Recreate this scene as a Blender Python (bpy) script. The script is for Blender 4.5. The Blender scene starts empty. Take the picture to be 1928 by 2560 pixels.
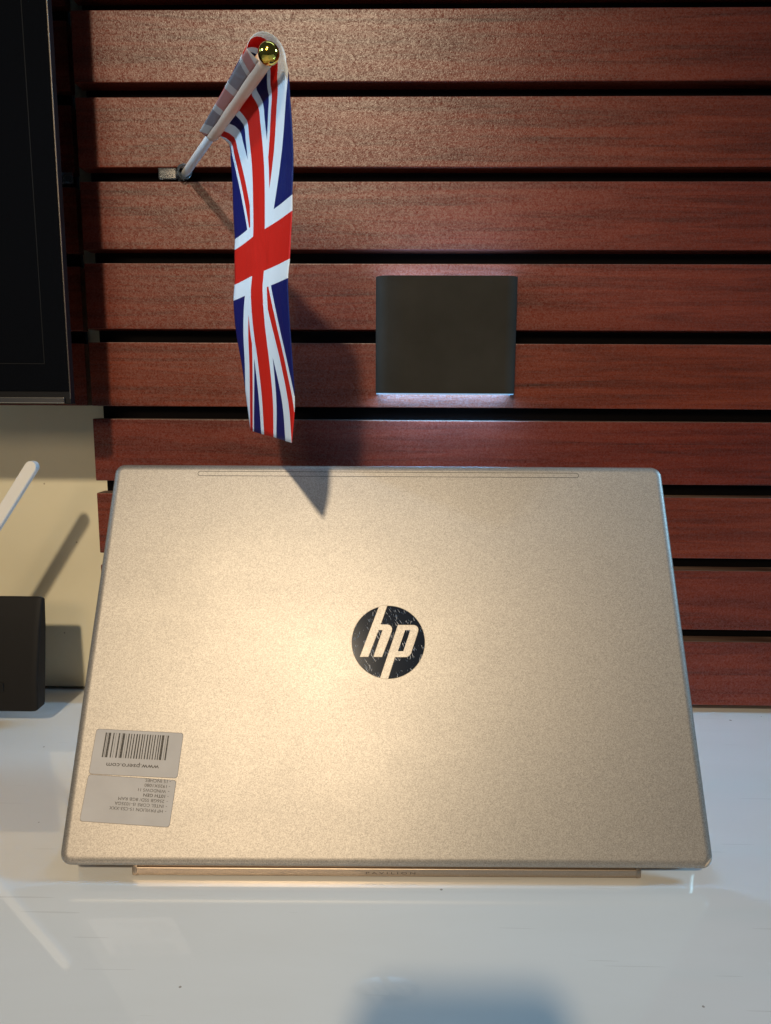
import bpy, bmesh, math, random
from mathutils import Vector, Matrix
random.seed(4)
S = 0.001                                    # everything below is written in millimetres
scene = bpy.context.scene
C = scene.collection

# ------------------------------------------------------------------ camera
cam_d = bpy.data.cameras.new('camera'); cam = bpy.data.objects.new('camera', cam_d); C.objects.link(cam)
cam_d.sensor_fit = 'VERTICAL'; cam_d.sensor_height = 36.0; cam_d.sensor_width = 36.0
cam_d.lens = 36.0 * 1849.35 / 2560.0
cam_d.clip_start = 0.01; cam_d.clip_end = 60
R = Matrix(((0.9997758, -0.0083272, 0.0194715), (0.0205199, 0.1535962, -0.9879206), (0.0052358, 0.9880986, 0.1537326)))
cam.matrix_world = Matrix.Translation(Vector((14.3, -604.9, 265.4)) * S) @ R.to_4x4()
scene.camera = cam

# ------------------------------------------------------------------ room light
world = bpy.data.worlds.new('World'); scene.world = world; world.use_nodes = True
bg = world.node_tree.nodes['Background']
bg.inputs['Color'].default_value = (0.55, 0.75, 1.0, 1); bg.inputs['Strength'].default_value = 0.05
scene.view_settings.view_transform = 'Standard'; scene.view_settings.look = 'None'
scene.view_settings.exposure = 0.0; scene.view_settings.gamma = 1.0

def aim(o, target):
    d = Vector(target) * S - o.location
    o.rotation_euler = d.to_track_quat('-Z', 'Y').to_euler()

def lamp(name, kind, loc, target, power, color, **kw):
    l = bpy.data.lights.new(name, kind); l.energy = power; l.color = color
    for k, v in kw.items(): setattr(l, k, v)
    o = bpy.data.objects.new(name, l); C.objects.link(o); o.location = Vector(loc) * S; aim(o, target)
    return o

KEY = Vector((-0.12, -1.0, 0.71))
k0 = Vector((-40, -150, 240)) + KEY * 3000
lamp('shop_spotlight', 'SPOT', k0, (-105, -140, 230), 345, (1.0, 0.82, 0.57), spot_size=math.radians(20), spot_blend=1.0, shadow_soft_size=0.085)
lamp('slat_sheen_fill', 'AREA', (-620, -3000, 1230), (-20, 0, 470), 14, (1.0, 0.74, 0.48), shape='RECTANGLE', size=0.8, size_y=0.5)  # warm area light added to raise the sheen on the upper slats
lamp('ceiling_strip', 'AREA', (90, -60, 1150), (90, -150, 0), 0.7, (0.46, 0.74, 1.0), shape='RECTANGLE', size=0.6, size_y=0.1)
lamp('right_cool_light', 'AREA', (2200, -75, 1350), (-20, -230, 150), 27, (0.31, 0.66, 1.0), shape='RECTANGLE', size=0.25, size_y=0.5)  # cool light from the right, unseen source inferred from shadows and blue edges
lamp('left_fill', 'AREA', (-2200, -150, 1250), (-20, -230, 150), 2.5, (0.35, 0.68, 1.0), shape='RECTANGLE', size=0.25, size_y=0.5)  # weak cool fill added from the left, no known source there
lamp('flag_fill', 'SPOT', (-1400, -950, 950), (-95, -150, 390), 170, (0.42, 0.70, 1.0), spot_size=math.radians(11), spot_blend=1.0, shadow_soft_size=0.12)  # narrow cool beam added only to brighten the flag

# ------------------------------------------------------------------ mesh helpers
def link(name, bm, mats, parent=None, smooth=None):
    me = bpy.data.meshes.new(name)
    bmesh.ops.recalc_face_normals(bm, faces=bm.faces)
    bm.to_mesh(me); bm.free()
    for v in me.vertices: v.co *= S
    if not isinstance(mats, (list, tuple)): mats = [mats]
    for m in mats: me.materials.append(m)
    if smooth is not None:
        for p in me.polygons: p.use_smooth = True
        if smooth < 180:
            try: me.set_sharp_from_angle(angle=math.radians(smooth))
            except Exception: pass
    o = bpy.data.objects.new(name, me); C.objects.link(o)
    if parent is not None: o.parent = parent
    if smooth is not None and smooth < 180:
        w = o.modifiers.new('flat_faces', 'WEIGHTED_NORMAL'); w.mode = 'FACE_AREA'; w.weight = 100; w.keep_sharp = True
    return o

def thing(name, label, cat, loc=(0, 0, 0), group=None):
    o = bpy.data.objects.new(name, None); C.objects.link(o); o.empty_display_size = 0.02
    o.location = Vector(loc) * S
    tag(o, label, cat, group); return o

def tag(o, label=None, cat=None, group=None, kind=None):
    if label: o['label'] = label
    if cat: o['category'] = cat
    if group: o['group'] = group
    if kind: o['kind'] = kind
    return o

def box(bm, x0, x1, y0, y1, z0, z1, bevel=0, seg=2, mat=0):
    vs = [bm.verts.new((x, y, z)) for x in (x0, x1) for y in (y0, y1) for z in (z0, z1)]
    F = [(0, 1, 3, 2), (4, 6, 7, 5), (0, 4, 5, 1), (2, 3, 7, 6), (0, 2, 6, 4), (1, 5, 7, 3)]
    fs = []
    for f in F:
        fc = bm.faces.new([vs[i] for i in f]); fc.material_index = mat; fs.append(fc)
    if bevel:
        es = list({e for f in fs for e in f.edges})
        bmesh.ops.bevel(bm, geom=es, offset=bevel, segments=seg, affect='EDGES', profile=0.5)
    return fs

def rrect(w, h, r, n=6):
    pts = []
    for cx, cy, a0 in ((w/2-r, h/2-r, 0), (-w/2+r, h/2-r, 90), (-w/2+r, -h/2+r, 180), (w/2-r, -h/2+r, 270)):
        for i in range(n + 1):
            a = math.radians(a0 + 90 * i / n); pts.append((cx + r*math.cos(a), cy + r*math.sin(a)))
    return pts

def loft(bm, rings, cap0=True, cap1=True, mat=0):
    vr = [[bm.verts.new(p) for p in ring] for ring in rings]
    n = len(vr[0])
    for a, b in zip(vr, vr[1:]):
        for i in range(n):
            f = bm.faces.new((a[i], a[(i+1) % n], b[(i+1) % n], b[i])); f.material_index = mat
    if cap0: bm.faces.new(vr[0][::-1]).material_index = mat
    if cap1: bm.faces.new(vr[-1]).material_index = mat
    return vr

def tube(bm, pts, rads, n=20, cap=True, mat=0):
    pts = [Vector(p) for p in pts]; rings = []
    for i, p in enumerate(pts):
        t = (pts[min(i+1, len(pts)-1)] - pts[max(i-1, 0)]).normalized()
        a = t.cross(Vector((0, 0, 1))).normalized(); b = t.cross(a).normalized()
        r = rads[i]
        rings.append([p + a*(r*math.cos(2*math.pi*k/n)) + b*(r*math.sin(2*math.pi*k/n)) for k in range(n)])
    loft(bm, rings, cap, cap, mat)

# ------------------------------------------------------------------ material helpers
def mat(name, color=(0.5, 0.5, 0.5), rough=0.5, metal=0.0, spec=0.5, **kw):
    m = bpy.data.materials.new(name); m.use_nodes = True
    b = m.node_tree.nodes['Principled BSDF']
    b.inputs['Base Color'].default_value = (*color, 1); b.inputs['Roughness'].default_value = rough
    b.inputs['Metallic'].default_value = metal; b.inputs['Specular IOR Level'].default_value = spec
    for k, v in kw.items(): b.inputs[k].default_value = v
    return m

class NT:
    def __init__(s, m): s.t = m.node_tree; s.b = s.t.nodes['Principled BSDF']
    def n(s, kind, **kw):
        x = s.t.nodes.new(kind)
        for k, v in kw.items(): setattr(x, k, v)
        return x
    def l(s, a, b): s.t.links.new(a, b)
    def put(s, sock, v):
        if isinstance(v, (int, float)): sock.default_value = v
        elif isinstance(v, tuple): sock.default_value = v
        else: s.l(v, sock)
    def m(s, op, a, b=0.0, c=None):
        x = s.n('ShaderNodeMath', operation=op); s.put(x.inputs[0], a); s.put(x.inputs[1], b)
        if c is not None: s.put(x.inputs[2], c)
        return x.outputs[0]
    def n_clamp(s, v, a, b):
        x = s.n('ShaderNodeMapRange'); s.l(v, x.inputs[0]); x.inputs[1].default_value = a; x.inputs[2].default_value = b
        return x.outputs[0]
    def noise(s, vec, scale, detail=2, rough=0.5, dist=0.0):
        x = s.n('ShaderNodeTexNoise'); s.l(vec, x.inputs['Vector'])
        x.inputs['Scale'].default_value = scale; x.inputs['Detail'].default_value = detail
        x.inputs['Roughness'].default_value = rough; x.inputs['Distortion'].default_value = dist
        return x.outputs['Fac']
    def speck(s, vec, scale, dim='3D'):
        x = s.n('ShaderNodeTexVoronoi'); x.voronoi_dimensions = dim; s.l(vec, x.inputs['Vector']); x.inputs['Scale'].default_value = scale
        y = s.n('ShaderNodeSeparateColor'); s.l(x.outputs['Color'], y.inputs[0]); return y.outputs[0]
    def mapping(s, vec, scale=(1, 1, 1), loc=(0, 0, 0), rot=(0, 0, 0)):
        x = s.n('ShaderNodeMapping'); s.l(vec, x.inputs['Vector'])
        x.inputs['Scale'].default_value = scale; x.inputs['Rotation'].default_value = rot
        if isinstance(loc, tuple): x.inputs['Location'].default_value = loc
        else: s.l(loc, x.inputs['Location'])
        return x.outputs[0]
    def coord(s, which='Object'): return s.n('ShaderNodeTexCoord').outputs[which]
    def ramp(s, fac, stops, interp='LINEAR'):
        x = s.n('ShaderNodeValToRGB'); s.l(fac, x.inputs[0]); x.color_ramp.interpolation = interp
        e = x.color_ramp.elements
        while len(e) < len(stops): e.new(0.5)
        for i, (p, c) in enumerate(stops): e[i].position = p; e[i].color = (*c, 1)
        return x.outputs[0]
    def mix(s, fac, a, b, blend='MIX'):
        x = s.n('ShaderNodeMix', data_type='RGBA', blend_type=blend)
        s.put(x.inputs[0], fac)
        for i, v in ((6, a), (7, b)):
            s.put(x.inputs[i], (*v, 1) if isinstance(v, tuple) else v)
        return x.outputs[2]
    def bump(s, h, strength, dist=0.001):
        x = s.n('ShaderNodeBump'); s.l(h, x.inputs['Height']); x.inputs['Strength'].default_value = strength
        x.inputs['Distance'].default_value = dist; s.l(x.outputs[0], s.b.inputs['Normal']); return x

# cherry-wood laminate of the slats
wood = mat('cherry_laminate', rough=0.42, spec=1.0); t = NT(wood)
co = t.coord('Object'); rnd = t.n('ShaderNodeObjectInfo').outputs['Random']
off = t.n('ShaderNodeCombineXYZ'); t.l(t.m('MULTIPLY', rnd, 37.0), off.inputs[0]); t.l(t.m('MULTIPLY', rnd, 11.0), off.inputs[2])
v1 = t.mapping(co, (6, 60, 130), off.outputs[0]); v2 = t.mapping(co, (40, 300, 900), off.outputs[0])
g1 = t.noise(v1, 1.0, 5, 0.62, 0.8); g2 = t.noise(v2, 1.0, 3, 0.6)
g = t.m('ADD', t.m('MULTIPLY', g1, 0.72), t.m('MULTIPLY', g2, 0.28))
col = t.ramp(g, [(0.30, (0.055, 0.013, 0.008)), (0.45, (0.118, 0.020, 0.0105)), (0.56, (0.165, 0.028, 0.014)), (0.74, (0.205, 0.042, 0.020))])
hsv = t.n('ShaderNodeHueSaturation'); t.l(col, hsv.inputs['Color']); t.l(t.m('ADD', 0.90, t.m('MULTIPLY', rnd, 0.18)), hsv.inputs['Value']); t.l(t.m('ADD', 0.498, t.m('MULTIPLY', rnd, 0.005)), hsv.inputs['Hue'])
t.l(hsv.outputs[0], t.b.inputs['Base Color'])
t.bump(t.noise(co, 900, 2, 0.6), 0.2, 0.0006)
t.l(t.m('ADD', 0.315, t.m('MULTIPLY', g2, 0.10)), t.b.inputs['Roughness'])
spk = t.m('ADD', t.m('MULTIPLY', t.speck(co, 1300), 0.55), t.m('MULTIPLY', t.speck(co, 800), 0.45))
t.l(t.m('ADD', 0.05, t.m('MULTIPLY', spk, 1.0)), t.b.inputs['Specular IOR Level'])
mdf = mat('raw_board_edge', (0.20, 0.13, 0.095), 0.6, spec=0.3); t = NT(mdf)
t.l(t.ramp(t.noise(t.mapping(t.coord(), (9, 60, 200)), 1, 4), [(0.35, (0.05, 0.02, 0.016)), (0.55, (0.15, 0.095, 0.07)), (0.8, (0.24, 0.165, 0.12))]), t.b.inputs['Base Color'])
backing_m = mat('groove_black', (0.006, 0.005, 0.006), 0.7, spec=0.2)

# sand-blasted gold anodised aluminium
def blasted(name, base, rough, strength, metal=1.0, scale=1250, gr=0.24):
    m = mat(name, base, rough, metal); t = NT(m); co = t.coord()
    n1 = t.noise(co, scale, 2, 0.65)
    sm = t.noise(t.mapping(co, (9, 16, 1), rot=(0, 0, 0.5)), 1.0, 5, 0.62, 0.6)
    t.l(t.m('ADD', rough - 0.05, t.m('MULTIPLY', sm, 0.10)), t.b.inputs['Roughness'])
    t.bump(n1, strength, 0.0005)
    g = t.m('ADD', t.m('MULTIPLY', t.speck(co, 2600), 0.62), t.m('MULTIPLY', t.speck(co, 1900), 0.38))
    t.l(t.mix(t.n_clamp(g, 0.12, 0.88), tuple(c*(1 - gr) for c in base), tuple(min(1, c*(1 + gr)) for c in base)), t.b.inputs['Base Color'])
    return m
lid_m = blasted('champagne_aluminium', (0.375, 0.346, 0.314), 0.47, 0.05, 0.72, 1500)
bar_m = blasted('champagne_hinge', (0.46, 0.37, 0.29), 0.38, 0.05, gr=0.08)
dark_gap = mat('gap_dark', (0.03, 0.027, 0.026), 0.7)
chrome = mat('scratched_chrome', (0.32, 0.32, 0.335), 0.10, 1.0); t = NT(chrome); co = t.coord()
sc = [t.ramp(t.noise(t.mapping(co, (1, 1, 1), rot=(0, 0, a)), 1, 2), [(0, (0,)*3), (1, (1,)*3)]) for a in ()]
wv = None
for a, sx in ((0.95, 260), (1.25, 300), (1.75, 240)):
    nz = t.noise(t.mapping(t.mapping(co, rot=(0, 0, a)), (sx*0.42, 2600, 1)), 1.0, 1, 0.5)
    line = t.m('GREATER_THAN', nz, 0.69); wv = line if wv is None else t.m('MAXIMUM', wv, line)
msk = t.m('MULTIPLY', wv, t.m('GREATER_THAN', t.noise(co, 160, 2), 0.50))
t.l(t.m('ADD', 0.055, t.m('MULTIPLY', msk, 0.45)), t.b.inputs['Roughness'])
t.bump(msk, 0.5, 0.0003)
chrome_rim = mat('chrome_rim', (0.20, 0.175, 0.14), 0.5, 0.8)

sticker_m = mat('sticker_paper', (0.45, 0.43, 0.43), 0.55, spec=0.35); t = NT(sticker_m)
t.l(t.ramp(t.noise(t.coord(), 60, 4), [(0.3, (0.45, 0.435, 0.435)), (0.7, (0.50, 0.485, 0.485))]), t.b.inputs['Base Color'])
edge_m = mat('sticker_edge_shade', (0.16, 0.13, 0.11), 0.7)
ink = mat('sticker_ink', (0.035, 0.03, 0.028), 0.6); t = NT(ink)
t.l(t.ramp(t.noise(t.coord(), 1500, 2, 0.7), [(0.45, (0.03, 0.026, 0.024)), (0.72, (0.16, 0.145, 0.13))]), t.b.inputs['Base Color'])

# glossy white table top with a few specks
table_m = mat('white_gloss_top', (0.80, 0.80, 0.78), 0.10, spec=0.5); t = NT(table_m); co = t.coord()
vor = t.n('ShaderNodeTexVoronoi'); vor.voronoi_dimensions = '2D'; t.l(co, vor.inputs['Vector']); vor.inputs['Scale'].default_value = 17
sep = t.n('ShaderNodeSeparateColor'); t.l(vor.outputs['Color'], sep.inputs[0])
spk = t.m('MULTIPLY', t.m('LESS_THAN', vor.outputs['Distance'], t.m('MULTIPLY', sep.outputs[0], 0.019)), t.m('GREATER_THAN', sep.outputs[1], 0.6))
scf = t.m('MULTIPLY', t.m('GREATER_THAN', t.noise(t.mapping(co, (14, 420, 1), rot=(0, 0, 0.35)), 1.0, 1), 0.735), 0.16)
smear = t.noise(t.mapping(co, (4, 14, 1)), 1.0, 5, 0.6, 0.4)
base = t.ramp(smear, [(0.3, (0.84, 0.83, 0.80)), (0.7, (0.89, 0.885, 0.865))])
t.l(t.mix(t.m('MAXIMUM', t.m('MULTIPLY', spk, 0.8), scf), base, (0.30, 0.26, 0.21)), t.b.inputs['Base Color'])
t.b.inputs['Coat Weight'].default_value = 1.0; t.b.inputs['Coat Roughness'].default_value = 0.012; t.b.inputs['Coat IOR'].default_value = 1.55
t.l(t.m('ADD', 0.015, t.m('MULTIPLY', smear, 0.03)), t.b.inputs['Roughness'])
t.bump(t.noise(t.mapping(co, (9, 22, 1)), 1.0, 2), 0.012, 0.004)

cream_m = mat('cream_board', (0.66, 0.57, 0.42), 0.5, spec=0.4); t = NT(cream_m); co = t.coord()
vor = t.n('ShaderNodeTexVoronoi'); vor.voronoi_dimensions = '2D'; t.l(t.mapping(co, rot=(math.radians(90), 0, 0)), vor.inputs['Vector']); vor.inputs['Scale'].default_value = 22
sep = t.n('ShaderNodeSeparateColor'); t.l(vor.outputs['Color'], sep.inputs[0])
spk = t.m('MULTIPLY', t.m('LESS_THAN', vor.outputs['Distance'], 0.018), t.m('GREATER_THAN', sep.outputs[1], 0.8))
base = t.ramp(t.noise(co, 14, 4), [(0.3, (0.69, 0.63, 0.46)), (0.7, (0.74, 0.68, 0.50))])
t.l(t.mix(t.m('MULTIPLY', spk, 0.7), base, (0.3, 0.24, 0.16)), t.b.inputs['Base Color'])

black_plastic = mat('matt_black_plastic', (0.011, 0.010, 0.0095), 0.55, spec=0.15); t = NT(black_plastic)
t.bump(t.noise(t.coord(), 1400, 2), 0.25, 0.0003)
lamp_black = mat('lamp_housing_black', (0.038, 0.034, 0.024), 0.7, spec=0.06); t = NT(lamp_black); co = t.coord()
t.bump(t.noise(co, 1100, 3), 0.22, 0.0003)
t.l(t.ramp(t.noise(co, 25, 5), [(0.3, (0.029, 0.028, 0.0245)), (0.7, (0.039, 0.038, 0.034))]), t.b.inputs['Base Color'])
white_plastic = mat('white_plastic', (0.80, 0.79, 0.77), 0.38)
tv_black = mat('screen_glass', (0.003, 0.003, 0.0035), 0.05, spec=0.4)
tv_body = mat('screen_body', (0.006, 0.006, 0.007), 0.55, spec=0.2)
tv_trim = mat('screen_trim', (0.42, 0.38, 0.33), 0.25, 1.0)
gold = mat('gold_ball', (0.85, 0.58, 0.10), 0.10, 1.0)
clear = mat('clear_plastic', (0.50, 0.58, 0.66), 0.16, **{'Transmission Weight': 0.9, 'IOR': 1.45})
sleeve_m = mat('cream_sleeve_cloth', (0.74, 0.53, 0.385), 0.75, spec=0.15)
screen_m = mat('laptop_screen', (0.01, 0.01, 0.012), 0.15)
led = bpy.data.materials.new('led_diffuser'); led.use_nodes = True
b = led.node_tree.nodes['Principled BSDF']; b.inputs['Base Color'].default_value = (0.7, 0.8, 0.9, 1)
b.inputs['Emission Color'].default_value = (0.16, 0.50, 1.0, 1); b.inputs['Emission Strength'].default_value = 40

led_up = led.copy(); led_up.name = 'led_diffuser_top'; led_up.node_tree.nodes['Principled BSDF'].inputs['Emission Strength'].default_value = 20
lip_m = bpy.data.materials.new('glowing_lip'); lip_m.use_nodes = True
b = lip_m.node_tree.nodes['Principled BSDF']; b.inputs['Base Color'].default_value = (0.4, 0.5, 0.6, 1)
b.inputs['Emission Color'].default_value = (0.16, 0.45, 0.85, 1); b.inputs['Emission Strength'].default_value = 0.55

# union pattern on the flag, from its own UV layout (u = hoist, v = fly)
def union(name, back):
    m = mat(name, rough=0.5, spec=0.35); t = NT(m)
    uv = t.n('ShaderNodeUVMap'); sx = t.n('ShaderNodeSeparateXYZ'); t.l(uv.outputs[0], sx.inputs[0])
    y = t.m('SUBTRACT', t.m('MULTIPLY', sx.outputs[0], 2.0), 1.0)
    x = t.m('SUBTRACT', t.m('MULTIPLY', sx.outputs[1], 3.0), 1.5)
    ax, ay = t.m('ABSOLUTE', x), t.m('ABSOLUTE', y)
    # signed height above the local diagonal
    dl = t.m('SUBTRACT', y, t.m('MULTIPLY', t.m('SIGN', y), t.m('MULTIPLY', ax, 0.6667)))
    k = 1.2019
    white_d = t.m('LESS_THAN', t.m('ABSOLUTE', dl), 0.2*k)
    q = t.m('MULTIPLY', dl, t.m('SIGN', x))
    red_d = t.m('MULTIPLY', t.m('GREATER_THAN', q, 0.0), t.m('LESS_THAN', q, 0.1333*k))
    white_c = t.m('LESS_THAN', t.m('MINIMUM', ax, ay), 0.3333)
    red_c = t.m('LESS_THAN', t.m('MINIMUM', ax, ay), 0.2)
    white = (0.88, 0.88, 0.87); red = (0.74, 0.020, 0.008); blue = (0.007, 0.011, 0.13)
    c = t.mix(white_d, blue, white); c = t.mix(red_d, c, red); c = t.mix(white_c, c, white); c = t.mix(red_c, c, red)
    if back: c = t.mix(0.62, c, (0.55, 0.47, 0.40))
    t.l(c, t.b.inputs['Base Color'])
    vv = t.mapping(uv.outputs[0], (420, 600, 1)); cr = t.noise(t.mapping(uv.outputs[0], (5, 3.2, 1), rot=(0, 0, 0.3)), 1.0, 3, 0.5, 0.5)
    t.bump(t.m('ADD', t.m('MULTIPLY', t.noise(vv, 1.0, 2), 0.05), cr), 0.5, 0.0045)
    out = t.n('ShaderNodeMixShader'); tr = t.n('ShaderNodeBsdfTranslucent'); t.l(c, tr.inputs['Color'])
    om = t.t.nodes['Material Output']; out.inputs[0].default_value = 0.38
    t.l(t.b.outputs[0], out.inputs[1]); t.l(tr.outputs[0], out.inputs[2]); t.l(out.outputs[0], om.inputs['Surface'])
    return m
flag_m = union('union_flag_cloth', False); flag_back_m = union('union_flag_reverse', True)

# ------------------------------------------------------------------ table and cream board
bm = bmesh.new(); box(bm, -1100, 1100, -800, 60, -25, 0, 1.5)
table = link('display_table', bm, table_m)
tag(table, 'glossy white display table top carrying the gold laptop', 'table')
bm = bmesh.new(); box(bm, -700, -120, 32, 50, 2.5, 900, 1)
o = link('cream_board', bm, cream_m); tag(o, 'plain cream board standing behind the black screen at the left', 'board')
bm = bmesh.new(); box(bm, -1100, 1100, 62, 70, -25, 1100); o = link('wall', bm, backing_m); o['kind'] = 'structure'

# ------------------------------------------------------------------ slat walls
P = 61.233; Z0 = 552.75; HS = 51.0
def slat_mesh(x0, x1, th=16):
    bm = bmesh.new(); box(bm, x0, x1, 0, th, -HS, 0, 0.9, 2)
    for f in bm.faces:
        if f.normal.z > 0.9: f.material_index = 1
    bmesh.ops.recalc_face_normals(bm, faces=bm.faces)
    bm.normal_update()
    for f in bm.faces: f.material_index = 1 if f.normal.z > 0.9 else 0
    return bm
def slat_wall(label, x0, x1, y, ks, zb, cut=None):
    w = thing('slat_wall', label, 'slat wall', ((x0+x1)/2, y, zb))
    w['group'] = 'slatted wall panels'
    first = None
    for k in ks:
        if first is None:
            first = link('slat', slat_mesh(x0 - (x0+x1)/2, x1 - (x0+x1)/2), [wood, mdf], w, 30); o = first
        else:
            o = first.copy(); C.objects.link(o); o.parent = w
        o.location = Vector((0, 0, Z0 - k*P - zb)) * S
        if k == 8: o.scale.z = 56.5/HS          # the lowest board keeps its full edge
    bm = bmesh.new(); box(bm, x0 - (x0+x1)/2 + 3, (x1-x0)/2, 16.2, 15.9 + 8 if y == 0 else 15.8, 0, Z0 + 2*P - zb)
    link('backing', bm, backing_m, w)
    return w
slat_wall('wide cherry wood slat wall with black grooves behind the laptop', -238, 900, 0, range(-2, 9), 5.8)
w2 = thing('slat_wall', 'narrow shaded strip of cherry slats set back beside the black screen', 'slat wall', (-334, 15, 257), 'slatted wall panels')
first = None
for k in range(-2, 5):
    if first is None: first = link('slat', slat_mesh(-86, 86.5, 10), [wood, mdf], w2, 30); o = first
    else: o = first.copy(); C.objects.link(o); o.parent = w2
    o.location = Vector((0, 0, Z0 - k*P - 257)) * S

bm = bmesh.new(); box(bm, -86, 83, 11.5, 15.8, 1, 420); link('backing', bm, backing_m, w2)

# ------------------------------------------------------------------ black screen at the left edge
tv = thing('black_screen', 'large glossy black screen hung at the left edge of the slats', 'screen', (-620, -60, 259))
X1 = -226 + 620
bm = bmesh.new(); box(bm, -394, X1, -4.5, 3.0, 0, 520, 1.0, 2); link('casing', bm, tv_body, tv, 30)
bm = bmesh.new(); box(bm, -394, X1 - 0.6, -5.6, -4.2, 9.5, 518); link('glass', bm, tv_black, tv)
bm = bmesh.new(); box(bm, -392, X1 - 17, -5.75, -5.55, 28.5, 29.1); box(bm, X1 - 17.6, X1 - 17, -5.75, -5.55, 29.1, 516); link('picture_border', bm, mat('border_grey', (0.004, 0.0038, 0.0038), 0.75, spec=0.2), tv)
bm = bmesh.new(); box(bm, -394, X1 - 4, -7.0, -4.4, 0.6, 4.8, 0.5); link('bottom_trim', bm, tv_trim, tv)
bm = bmesh.new(); box(bm, X1 - 0.7, X1 + 0.2, -5.0, -4.3, 4, 520, 0.2); link('side_trim', bm, tv_trim, tv)
bm = bmesh.new(); box(bm, -300, 250, 3.0, 30, 60, 480, 4); link('rear_cover', bm, tv_body, tv)
bm = bmesh.new(); box(bm, -100, 100, 30, 74, 200, 330); link('bracket', bm, tv_body, tv)

# ------------------------------------------------------------------ up-and-down wall lamp
wl = thing('wall_lamp', 'square black up and down wall lamp glowing blue at its edges', 'wall lamp', (48.5, 0, 268.4))
bm = bmesh.new()
def plan(ins, w=54.0, d=29.0, r=10.0):
    a = []
    w -= ins; d -= ins; rr = max(r - ins, 1)
    a.append((-w, 0)); 
    for i in range(7):
        q = math.radians(180 + 90*i/6); a.append((-w + rr + rr*math.cos(q), -d + rr + rr*math.sin(q)))
    for i in range(7):
        q = math.radians(270 + 90*i/6); a.append((w - rr + rr*math.cos(q), -d + rr + rr*math.sin(q)))
    a.append((w, 0)); return a
H = 87.2
outer, inner = plan(0), plan(2.2)
rings = [[(x, y, 12) for x, y in inner], [(x, y, 0) for x, y in inner], [(x, y, -0.0) for x, y in outer], [(x, y, H) for x, y in outer], [(x, y, H) for x, y in inner], [(x, y, H-12) for x, y in inner]]
loft(bm, rings, False, False)
link('housing', bm, lamp_black, wl, 40)
for z, lm in ((3.0, led), (H - 3.0, led_up)):
    bm = bmesh.new(); loft(bm, [[(x, y, z - 0.6) for x, y in plan(2.6)], [(x, y, z + 0.6) for x, y in plan(2.6)]])
    link('diffuser', bm, lm, wl)
bm = bmesh.new(); loft(bm, [[(x, y, -1.0) for x, y in plan(0.5)], [(x, y, -0.05) for x, y in plan(0.5)], [(x, y, -0.05) for x, y in plan(2.0)], [(x, y, -1.0) for x, y in plan(2.0)], [(x, y, -1.0) for x, y in plan(0.5)]], False, False)
link('glowing_lip', bm, lip_m, wl)

# ------------------------------------------------------------------ laptop
O = Vector((8.49, -231.12, 9.0)) + Vector((0.016583, -0.873502, 0.486539)) * 3.2; EX = Vector((0.99982, 0.018981, 0)); UP = Vector((-0.009235, 0.486451, 0.873659)); N = Vector((0.016583, -0.873502, 0.486539))
LM = Matrix(((EX.x, UP.x, N.x), (EX.y, UP.y, N.y), (EX.z, UP.z, N.z))).to_4x4()
LW, LH = 361.0, 240.8
lap = thing('laptop', 'champagne gold laptop seen from behind with two stickers on its lid', 'laptop', (O.x, O.y, 0))
def on_lid(o, dz=0.0):
    o.matrix_local = Matrix.Translation((O - Vector((O.x, O.y, 0))) * S) @ LM
    return o
# lid: x across, y up the lid, z outwards
bm = bmesh.new(); prof = []
for i in range(7):
    a = math.radians(90 * i / 6); prof.append((4.6 * (1 - math.sin(a)), -2.6 * (1 - math.cos(a))))
# start flat in the middle and roll over the edge
rings = []
for ins, z in [(4.6, 0.0)] + [(4.6*(1-math.sin(math.radians(q))), -2.6*(1-math.cos(math.radians(q)))) for q in (15, 30, 45, 60, 75, 90)] + [(0, -5.0), (0.8, -5.8)]:
    rings.append([(x, y + LH/2, z) for x, y in rrect(LW - 2*ins, LH - 2*ins, max(6.5 - ins, 1.5), 7)])
loft(bm, rings)
lid = on_lid(link('lid', bm, lid_m, lap, 50))
bm = bmesh.new(); box(bm, -176, 176, 5, 236, -6.4, -5.7); o = link('display', bm, screen_m, lap, None); on_lid(o)
# antenna strip
def stadium(a, r, n=10):
    return [(a - r + r*math.cos(math.radians(q)), r*math.sin(math.radians(q))) for q in [-90 + 180*i/n for i in range(n+1)]] + [(-a + r + r*math.cos(math.radians(q)), r*math.sin(math.radians(q))) for q in [90 + 180*i/n for i in range(n+1)]]
bm = bmesh.new(); loft(bm, [[(x, y + 234.0, 0.03) for x, y in stadium(125.4, 1.75)], [(x, y + 234.0, 0.03) for x, y in stadium(125.05, 1.42)]], False, False)
ant = link('antenna_strip', bm, dark_gap, lid)
# worn bright corner
bm = bmesh.new(); bmesh.ops.create_uvsphere(bm, u_segments=14, v_segments=8, radius=1.0)
for v in bm.verts:
    a_, b_, c_ = v.co.x*3.4, v.co.y*1.0, v.co.z*0.9
    v.co = Vector((177.3 + (a_ + b_)*0.7071, 3.2 + (a_ - b_)*0.7071, -1.15 + c_))
link('worn_corner', bm, mat('bare_metal', (0.50, 0.44, 0.38), 0.6, 0.8), lid, 180)

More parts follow.
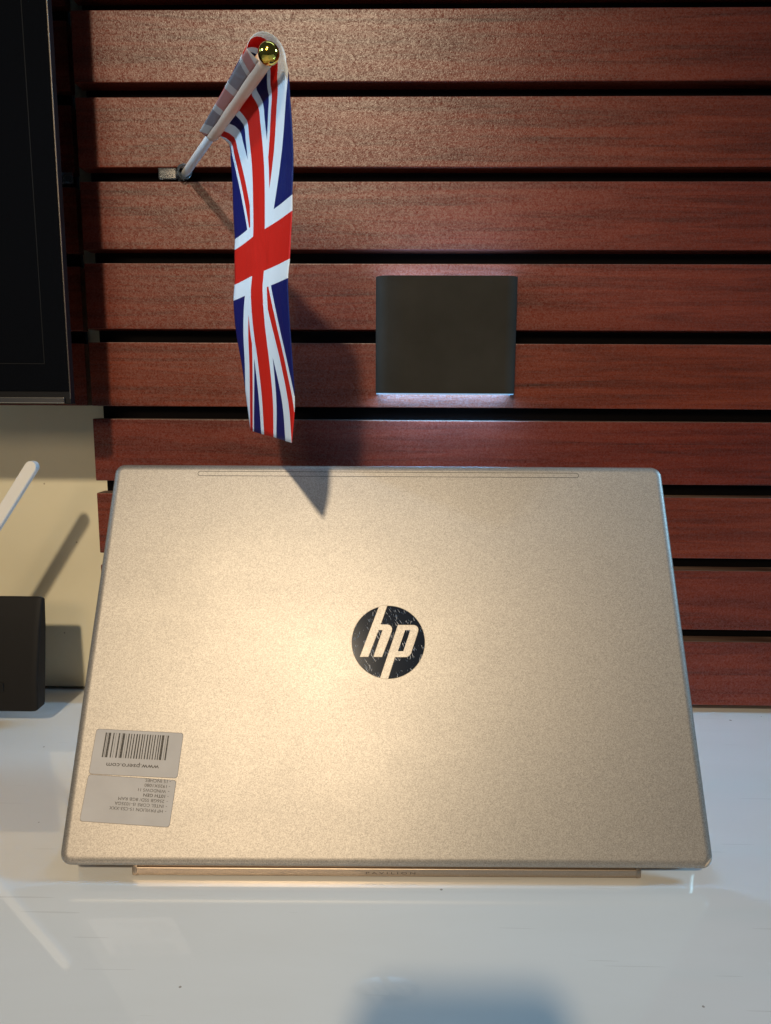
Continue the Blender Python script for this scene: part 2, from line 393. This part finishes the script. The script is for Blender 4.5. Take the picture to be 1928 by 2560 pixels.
# round badge
BX, BY, BR = 0.55, 123.8, 22.1
def ngon(bm, pts, z, th=0.06):
    top = [bm.verts.new((x, y, z)) for x, y in pts]; bot = [bm.verts.new((x, y, z - th)) for x, y in pts]
    bm.faces.new(top); n = len(pts)
    for i in range(n): bm.faces.new((top[i], top[(i+1) % n], bot[(i+1) % n], bot[i]))
def zpt(p): return (BX + (p[0] - 805) / 605 * BR, BY + (845 - p[1]) / 605 * BR)
bm = bmesh.new(); ngon(bm, [(BX + BR*math.cos(2*math.pi*i/96), BY + BR*math.sin(2*math.pi*i/96)) for i in range(96)], 0.10, 0.1)
badge = link('badge', bm, chrome, lid)
bm = bmesh.new()
loft(bm, [[(BX + r*math.cos(2*math.pi*i/96), BY + r*math.sin(2*math.pi*i/96), z) for i in range(96)] for r, z in ((BR - 0.05, 0.10), (BR + 0.0, 0.13), (BR + 0.18, 0.12), (BR + 0.22, 0.0))], False, False)
link('badge_rim', bm, chrome_rim, lid, 60)
hpts = [(648, 248), (700, 236), (783, 232), (672, 560), (790, 562), (828, 572), (854, 596), (864, 630), (858, 672), (700, 1095), (562, 1095), (712, 650), (640, 650), (474, 1095), (340, 1095)]
ppts = [(966, 567), (1230, 567), (1268, 578), (1294, 604), (1302, 640), (1294, 684), (1182, 1020), (1164, 1058), (1138, 1082), (1104, 1095), (912, 1098), (800, 1452), (740, 1450), (676, 1436)]
cpts = [(1085, 650), (1172, 650), (1052, 1003), (962, 1003)]
def grow(pts, d):
    n = len(pts); out = []
    area = sum(pts[i][0]*pts[(i+1) % n][1] - pts[(i+1) % n][0]*pts[i][1] for i in range(n)); sg = 1 if area > 0 else -1
    for i in range(n):
        a, b, c = Vector(pts[i-1]), Vector(pts[i]), Vector(pts[(i+1) % n])
        e1, e2 = (b-a).normalized(), (c-b).normalized()
        n1, n2 = Vector((e1.y, -e1.x))*sg, Vector((e2.y, -e2.x))*sg
        m = (n1+n2); m = m/max(m.length, 1e-6); k = d/max(0.4, m.dot(n1)); out.append(tuple(b + m*k))
    return out
for pts in (hpts, ppts):
    bm = bmesh.new(); ngon(bm, grow([zpt(p) for p in pts], 0.2), 0.13, 0.03); rim = link('letter_rim', bm, chrome_rim, badge)
    bm = bmesh.new(); ngon(bm, [zpt(p) for p in pts], 0.16, 0.03); link('letter', bm, lid_m, badge)
bm = bmesh.new(); ngon(bm, grow([zpt(p) for p in cpts], 0.0), 0.19, 0.03); link('letter_counter', bm, chrome, badge)

# lettering helper: built-in font turned into a flat mesh, fitted to a width and cap height
def text_bm(body, width, height, bold=0.0, spacing=1.0):
    cu = bpy.data.curves.new('text', 'FONT'); cu.body = body; cu.size = 1.0; cu.resolution_u = 3; cu.space_character = spacing
    if bold: cu.offset = bold
    ob = bpy.data.objects.new('text', cu); C.objects.link(ob)
    dg = bpy.context.evaluated_depsgraph_get(); me = bpy.data.meshes.new_from_object(ob.evaluated_get(dg))
    bm = bmesh.new(); bm.from_mesh(me)
    bpy.data.objects.remove(ob); bpy.data.curves.remove(cu); bpy.data.meshes.remove(me)
    xs = [v.co.x for v in bm.verts]; x0, x1 = min(xs), max(xs)
    cap = 0.73
    for v in bm.verts: v.co = Vector(((v.co.x - x0)/(x1 - x0)*width, v.co.y/cap*height, 0))
    return bm
def put(bm, f):
    for v in bm.verts: v.co = Vector(f(v.co))
    return bm

# two paper stickers (their print is upside down)
def sticker(name_label, tl, tr, bl, br):
    tl, tr, bl, br = map(Vector, (tl, tr, bl, br))
    ctr = (tl+tr+bl+br)/4; ax = ((tr-tl)+(br-bl)).normalized(); ay = Vector((-ax.y, ax.x))
    w = ((tr-tl).length + (br-bl).length)/2; h = ((tl-bl).length + (tr-br).length)/2
    def P3(x, y, z): q = ctr + ax*x + ay*y; return (q.x, q.y, z)
    bm = bmesh.new(); pts = rrect(w, h, 1.6, 5)
    loft(bm, [[P3(x, y, 0.0) for x, y in pts], [P3(x, y, 0.13) for x, y in pts], [P3(x*0.996, y*0.992, 0.16) for x, y in pts]], False, True)
    st = on_lid(link('sticker', bm, sticker_m, lap)); st['label'] = name_label
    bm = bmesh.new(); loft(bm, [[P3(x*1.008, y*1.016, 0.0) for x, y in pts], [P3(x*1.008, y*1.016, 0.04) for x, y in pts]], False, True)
    link('edge_shadow', bm, edge_m, st)  # dark border under the sticker, standing in for its thin edge shadow
    return st, P3, w, h
st1, P1, w1, h1 = sticker('grey sticker printed with a barcode and a web address', (-169.28, 71.83), (-118.74, 69.85), (-169.86, 47.52), (-119.37, 45.21))
st2, P2, w2_, h2 = sticker('grey sticker printed with seven lines of small text', (-170.43, 46.75), (-120.02, 44.1), (-171.36, 22.62), (-121.35, 19.37))
bars = [(470,487),(497,502),(512,541),(570,585),(605,609),(640,658),(680,684),(692,722),(740,744),(765,781),(800,812),(832,846),(868,885),(902,918),(938,952),(968,980),(1003,1018),(1038,1054),(1072,1083),(1103,1117),(1140,1152),(1168,1181),(1195,1224),(1246,1250),(1265,1283)]
bm = bmesh.new()
for a, b2 in bars:
    x0, x1 = [-19.6 + (v - 470)/813*37.0 for v in (a, b2)]
    ytop, ybot = 10.6, -3.0
    vs = [bm.verts.new(P1(x, y, 0.19)) for x, y in ((x0, ybot), (x1, ybot), (x1, ytop), (x0, ytop))]; bm.faces.new(vs)
link('barcode', bm, ink, st1)
bm = put(text_bm('www.psero.com', 30.3, 2.55, 0.006), lambda c: P1(14.1 - c.x, -5.9 - c.y, 0.19))
link('lettering', bm, ink, st1)
lines = [('HP PAVILION 15-CS3-XXX', 30.2), ('INTEL CORE i5-1035GA', 27.7), ('256GB SSD/ 8GB RAM', 26.2), ('10TH GEN', 12.4), ('WINDOWS 11', 15.8), ('1920X1080', 12.7), ('15 INCHES', 12.6)]
for i, (s, wd) in enumerate(lines):
    y = -4.55 + 2.62*i
    bm = put(text_bm(s, wd, 1.75, 0.012 if i == 3 else 0.0), lambda c: P2(20.3 + 0.02*i - c.x, y + 1.0 - c.y, 0.19))
    v = [bm.verts.new(P2(xx, y + 0.2 + yy, 0.19)) for xx, yy in ((21.6, 0), (22.3, 0), (22.3, 0.22), (21.6, 0.22))]; bm.faces.new(v)
    link('text_line', bm, ink, st2)

# hinge bar with end caps and embossed word
hb = thing('hinge', '', '', (0, 0, 0)); del_keys = [k for k in hb.keys()]
for k in del_keys: del hb[k]
bpy.data.objects.remove(hb)
RZ = Matrix.Rotation(0.01898, 4, 'Z')
def on_hinge(o):
    o.matrix_local = Matrix.Translation(Vector((0, 4.9, 0)) * S) @ RZ; return o
bm = bmesh.new()
prof = [(0.0, 1.7), (0.0, 5.4), (0.5, 6.0), (1.4, 6.2), (1.4, 6.9), (0.6, 7.2), (0.6, 7.9), (2.5, 8.6), (9.0, 8.6), (9.0, 1.7)]
loft(bm, [[(x, y, z) for y, z in prof] for x in (-139.0, 139.0)])
bar = on_hinge(link('hinge_bar', bm, bar_m, lap, 40))
for s in (-1, 1):
    bm = bmesh.new()
    loft(bm, [[(s*x, y + dy, z) for y, z in [(0.0, 1.5), (0.0, 5.4), (1.6, 7.6), (9.4, 8.0), (9.4, 1.5)]] for x, dy in ((139.05, -0.1), (141.2, -0.1), (141.8, 0.5))])
    link('hinge_cap', bm, bar_m, bar, 40)
bm = put(text_bm('PAVILION', 27.5, 1.35, 0.0, 1.55), lambda c: (-11.5 + c.x, -0.06, 2.9 + c.y)); link('lettering', bm, mat('hinge_ink', (0.12, 0.095, 0.075), 0.5, 0.5), bar)
for s in (-1, 1):
    bm = bmesh.new(); box(bm, s*110 - 14, s*110 + 14, 3, 7.5, 0.0, 1.75); link('rubber_foot', bm, black_plastic, bar)
bm = bmesh.new()
rr = rrect(LW - 3, 206, 8, 6)
def tilt(y, z): return z + 3.5 - (y) / 206 * 2.0
loft(bm, [[(x*f, y*f2 + 113, tilt(y + 103, z)) for x, y in rr] for f, f2, z in ((0.985, 0.975, 0), (1, 1, 1.2), (1, 1, 12.5), (0.998, 0.996, 13.2))])
on_hinge(link('keyboard_base', bm, bar_m, lap, 40))
bm = bmesh.new(); box(bm, -165, 165, 20, 120, 14.9, 15.9, 0.4); on_hinge(link('keyboard', bm, black_plastic, lap))

# ------------------------------------------------------------------ flag
fl = thing('hand_flag', 'small Union flag hanging from a white stick with a gold ball', 'flag', (-156.8, 5, 436.5))
FO = Vector((-156.8, 5, 436.5))
A = Vector((-156.8, 5, 436.5)); B = Vector((-51.6, -215.0, 430.7)); D = (B - A).normalized()
Ls = (B - A).length
E1 = Vector((-D.y, D.x, 0)).normalized(); E2 = D.cross(E1).normalized()
if E2.z < 0: E2 = -E2
def L(p): return Vector(p) - FO
bm = bmesh.new(); tube(bm, [L(A), L(A + D*(Ls - 2))], [3.0, 2.7], 20); link('stick', bm, white_plastic, fl, 60)
bm = bmesh.new(); bmesh.ops.create_uvsphere(bm, u_segments=32, v_segments=20, radius=5.35)
for v in bm.verts: v.co += L(B)
link('finial_ball', bm, gold, fl, 180)
s0 = (Vector((-110.2, -93.0, 438.5)) - A).dot(D)
def axis(u): return A + D*(s0 + (Ls - 5.0 - s0)*u)
bm = bmesh.new()
n = 26
tube(bm, [L(axis(i/n) ) for i in range(n+1)], [4.3 + 0.06*math.sin(i*0.7) for i in range(n+1)], 24)
link('sleeve', bm, sleeve_m, fl, 180)
# cloth
VL = [0.05,0.1,0.2,0.3,0.389,0.433,0.5,0.567,0.611,0.7,0.8,0.9,1.0]
LEFT = [ (-99.2,-93.0,428.0),(-98.4,-93.0,419.4),(-97.6,-93.0,401.5),(-97.5,-93.0,384.5),(-96.9,-93.0,368.3),(-97.3,-93.0,361.6),(-97.6,-93.0,350.1),(-97.9,-93.0,339.2),(-98.9,-93.0,328.8),(-97.8,-93.0,309.4),(-94.4,-93.0,287.3),(-91.8,-93.0,264.7),(-89.4,-93.0,242.0) ]
RIGHT = [ (-42.7,-210.0,423.4),(-42.2,-210.0,414.7),(-41.2,-210.0,397.4),(-40.9,-210.0,381.7),(-41.7,-210.0,366.6),(-41.8,-210.0,359.0),(-42.6,-210.0,347.5),(-43.4,-210.0,335.3),(-44.5,-210.0,325.8),(-44.0,-210.0,305.7),(-42.7,-210.0,283.2),(-41.9,-210.0,261.4),(-43.7,-210.0,240.9) ]
def herm(vs, ps, v):
    i = 0
    while i < len(vs) - 2 and v > vs[i+1]: i += 1
    h = vs[i+1] - vs[i]; tt = (v - vs[i]) / h
    def m(j):
        a, b2 = max(j-1, 0), min(j+1, len(vs)-1); return (Vector(ps[b2]) - Vector(ps[a])) / (vs[b2] - vs[a])
    p0, p1, m0, m1 = Vector(ps[i]), Vector(ps[i+1]), m(i)*h, m(i+1)*h
    return p0*(2*tt**3 - 3*tt**2 + 1) + m0*(tt**3 - 2*tt**2 + tt) + p1*(-2*tt**3 + 3*tt**2) + m1*(tt**3 - tt**2)
def loopr(u): return 4.9 + 6.6*u**2.2
NU, NA, NV = 40, 12, 64
def cloth_point(u, row):
    r = loopr(u); c = axis(u)
    if row <= NA:                             # over the stick, from its left side to its right side
        th = math.radians(168 - 168*row/NA); tv = 0
        rx = 8.2 + 1.6*u if math.cos(th) < 0 else r*0.90
        return c + E1*(rx*math.cos(th)) + E2*(r*1.0*math.sin(th)), 0.0 + 0.085*row/NA
    v = 0.02 + 0.98*(row - NA)/NV; tv = 0.085 + 0.915*(row - NA)/NV
    top = c + E1*(r*0.90)
    l0 = axis(0) + E1*(loopr(0)*0.90); r0 = axis(1) + E1*(loopr(1)*0.90)
    p = herm([0.02] + VL, [l0] + LEFT, v).lerp(herm([0.02] + VL, [r0] + RIGHT, v), u)
    w = max(0.0, 1 - (v - 0.02)/0.28)**2
    p += (top - l0.lerp(r0, u))*w
    p += E1*(1.3*math.sin(u*7.5 + v*3.0)*min(1, v*2.2)*u*(1-u)*2)
    return p, v if v > 0.389 else max(0.085, v*0.78 + 0.0855)
def cloth(name, u0, u1, rows, material, push=0.0):
    bm = bmesh.new(); uvl = bm.loops.layers.uv.new('UVMap'); g = []; uvs = {}
    for r_ in rows:
        line = []
        for i in range(NU+1):
            u = u0 + (u1-u0)*i/NU; p, v = cloth_point(u, r_)
            vert = bm.verts.new(L(p)); uvs[vert] = (u, v); line.append(vert)
        g.append(line)
    for a, b2 in zip(g, g[1:]):
        for i in range(NU):
            f = bm.faces.new((a[i], a[i+1], b2[i+1], b2[i]))
            for lp in f.loops: lp[uvl].uv = uvs[lp.vert]
    o = link(name, bm, material, fl, 180)
    md = o.modifiers.new('thickness', 'SOLIDIFY'); md.thickness = 0.22*S; md.offset = 0
    return o
cloth('cloth', 0, 1, range(0, NA + NV + 1), flag_m)
# glued hem: flat strip from the outer fold back to the sleeve, showing the reverse of the print
bm = bmesh.new(); uvl = bm.loops.layers.uv.new('UVMap'); g = []; uvs = {}
for j in range(6):
    line = []
    for i in range(NU+1):
        u = i/NU; p0, _ = cloth_point(u, 0); p1 = axis(u) + E1*(-3.3) + E2*(-2.3)
        p0 = p0 - E1*0.15
        p = p0.lerp(p1, j/5); p += E1*(-0.25*math.sin(math.pi*j/5))
        vert = bm.verts.new(L(p)); uvs[vert] = (u, 0.05*j/5); line.append(vert)
    g.append(line)
for a, b2 in zip(g, g[1:]):
    for i in range(NU):
        f = bm.faces.new((a[i], a[i+1], b2[i+1], b2[i]))
        for lp in f.loops: lp[uvl].uv = uvs[lp.vert]
o = link('hem', bm, flag_back_m, fl, 180); md = o.modifiers.new('thickness', 'SOLIDIFY'); md.thickness = 0.2*S; md.offset = 0

# clear clips in the groove
cl = thing('clear_clip', 'clear plastic clip in the groove holding the flag stick', 'clip', (-157, 2, 436.5), 'clear clips in the slat grooves')
bm = bmesh.new()
ax = [Vector((0, 0, 0)) + D*q for q in (-4, 0, 5, 8.5)]
rings = []
for q, r in ((-6, 5.2), (6.0, 5.4), (7.2, 5.8), (7.6, 5.2), (7.0, 3.9), (-4, 3.5)):
    c = D*q; rings.append([c + E1*(r*math.cos(2*math.pi*k/28)) + E2*(r*math.sin(2*math.pi*k/28)) for k in range(28)])
loft(bm, rings, True, False); link('cup', bm, clear, cl, 50)
bm = bmesh.new(); box(bm, -19, -5, -1.2, 1.2, -4.3, 4.2, 0.8, 2); link('tab', bm, clear, cl, 40)
c2 = thing('clear_clip', 'bare clear plastic clip in the shaded groove beside the black screen', 'clip', (-253, 14, 436.8), 'clear clips in the slat grooves')
bm = bmesh.new(); box(bm, -7, 4.3, -2.5, 2.0, -4.4, 4.2, 1.0, 2); link('tab', bm, clear, c2, 40)

# ------------------------------------------------------------------ black stand and white pole at the left edge
st = thing('black_stand', 'black moulded stand raised off the table at the left edge', 'stand', (-335, -30, 0))
bm = bmesh.new()
def sec(x, g=0.0):      # side profile: leaning front, rounded back (y, z)
    return [(x, y*1.0, z) for y, z in ((-20+g, 15+g), (-18+g, 40), (-8+g, 80), (0+g, 102-g), (2, 104-g), (4, 103-g), (4-g, 80), (-2-g, 40), (-6-g, 15+g))]
loft(bm, [sec(-70, 2), sec(-68), sec(55), sec(58.6, 0.25), sec(60.0, 0.8), sec(60.6, 1.5)])
link('body', bm, black_plastic, st, 35)
bm = bmesh.new(); box(bm, -60, 10, -8, 20, 0, 30, 3); link('foot', bm, black_plastic, st, 40)
bm = bmesh.new(); box(bm, 0, 34, -19.6, -18.2, 31, 38, 0.5); link('raised_plate', bm, black_plastic, st)
po = Vector((-345, -52, 96)); pt = Vector((-264.5, -46.5, 215))
pole = thing('white_pole', 'flat white plastic pole with a rounded end rising from the black stand', 'pole', po)
d = (pt - po).normalized(); sd = Vector((d.z, 0, -d.x)).normalized(); nn = d.cross(sd).normalized()
bm = bmesh.new(); ln = (pt - po).length
prof = [(-4.6, 0), (4.6, 0)] + [(4.6, ln - 4.6)] + [(4.6*math.cos(math.radians(q)), ln - 4.6 + 4.6*math.sin(math.radians(q))) for q in (20, 40, 60, 80, 100, 120, 140, 160)] + [(-4.6, ln - 4.6)]
loft(bm, [[sd*(x*k) + d*y + nn*t_ for x, y in prof] for t_, k in ((-3.0, 0.86), (-2.4, 1), (2.4, 1), (3.0, 0.86))])
link('shaft', bm, white_plastic, pole, 40)

# ------------------------------------------------------------------ the photographer's phone (its shadow lies on the table)
ph = thing('phone', 'slim black phone held upright in front of the table', 'phone', (-4, -648, 110))
bm = bmesh.new(); pr = rrect(84, 156, 12, 6)
loft(bm, [[(x*k, y, z + 78) for x, z in pr] for y, k in ((-4.2, 0.97), (-3.2, 1), (3.2, 1), (4.2, 0.97))])
link('body', bm, black_plastic, ph, 40)
ph.rotation_euler.x = -0.154
scene.render.use_motion_blur = False
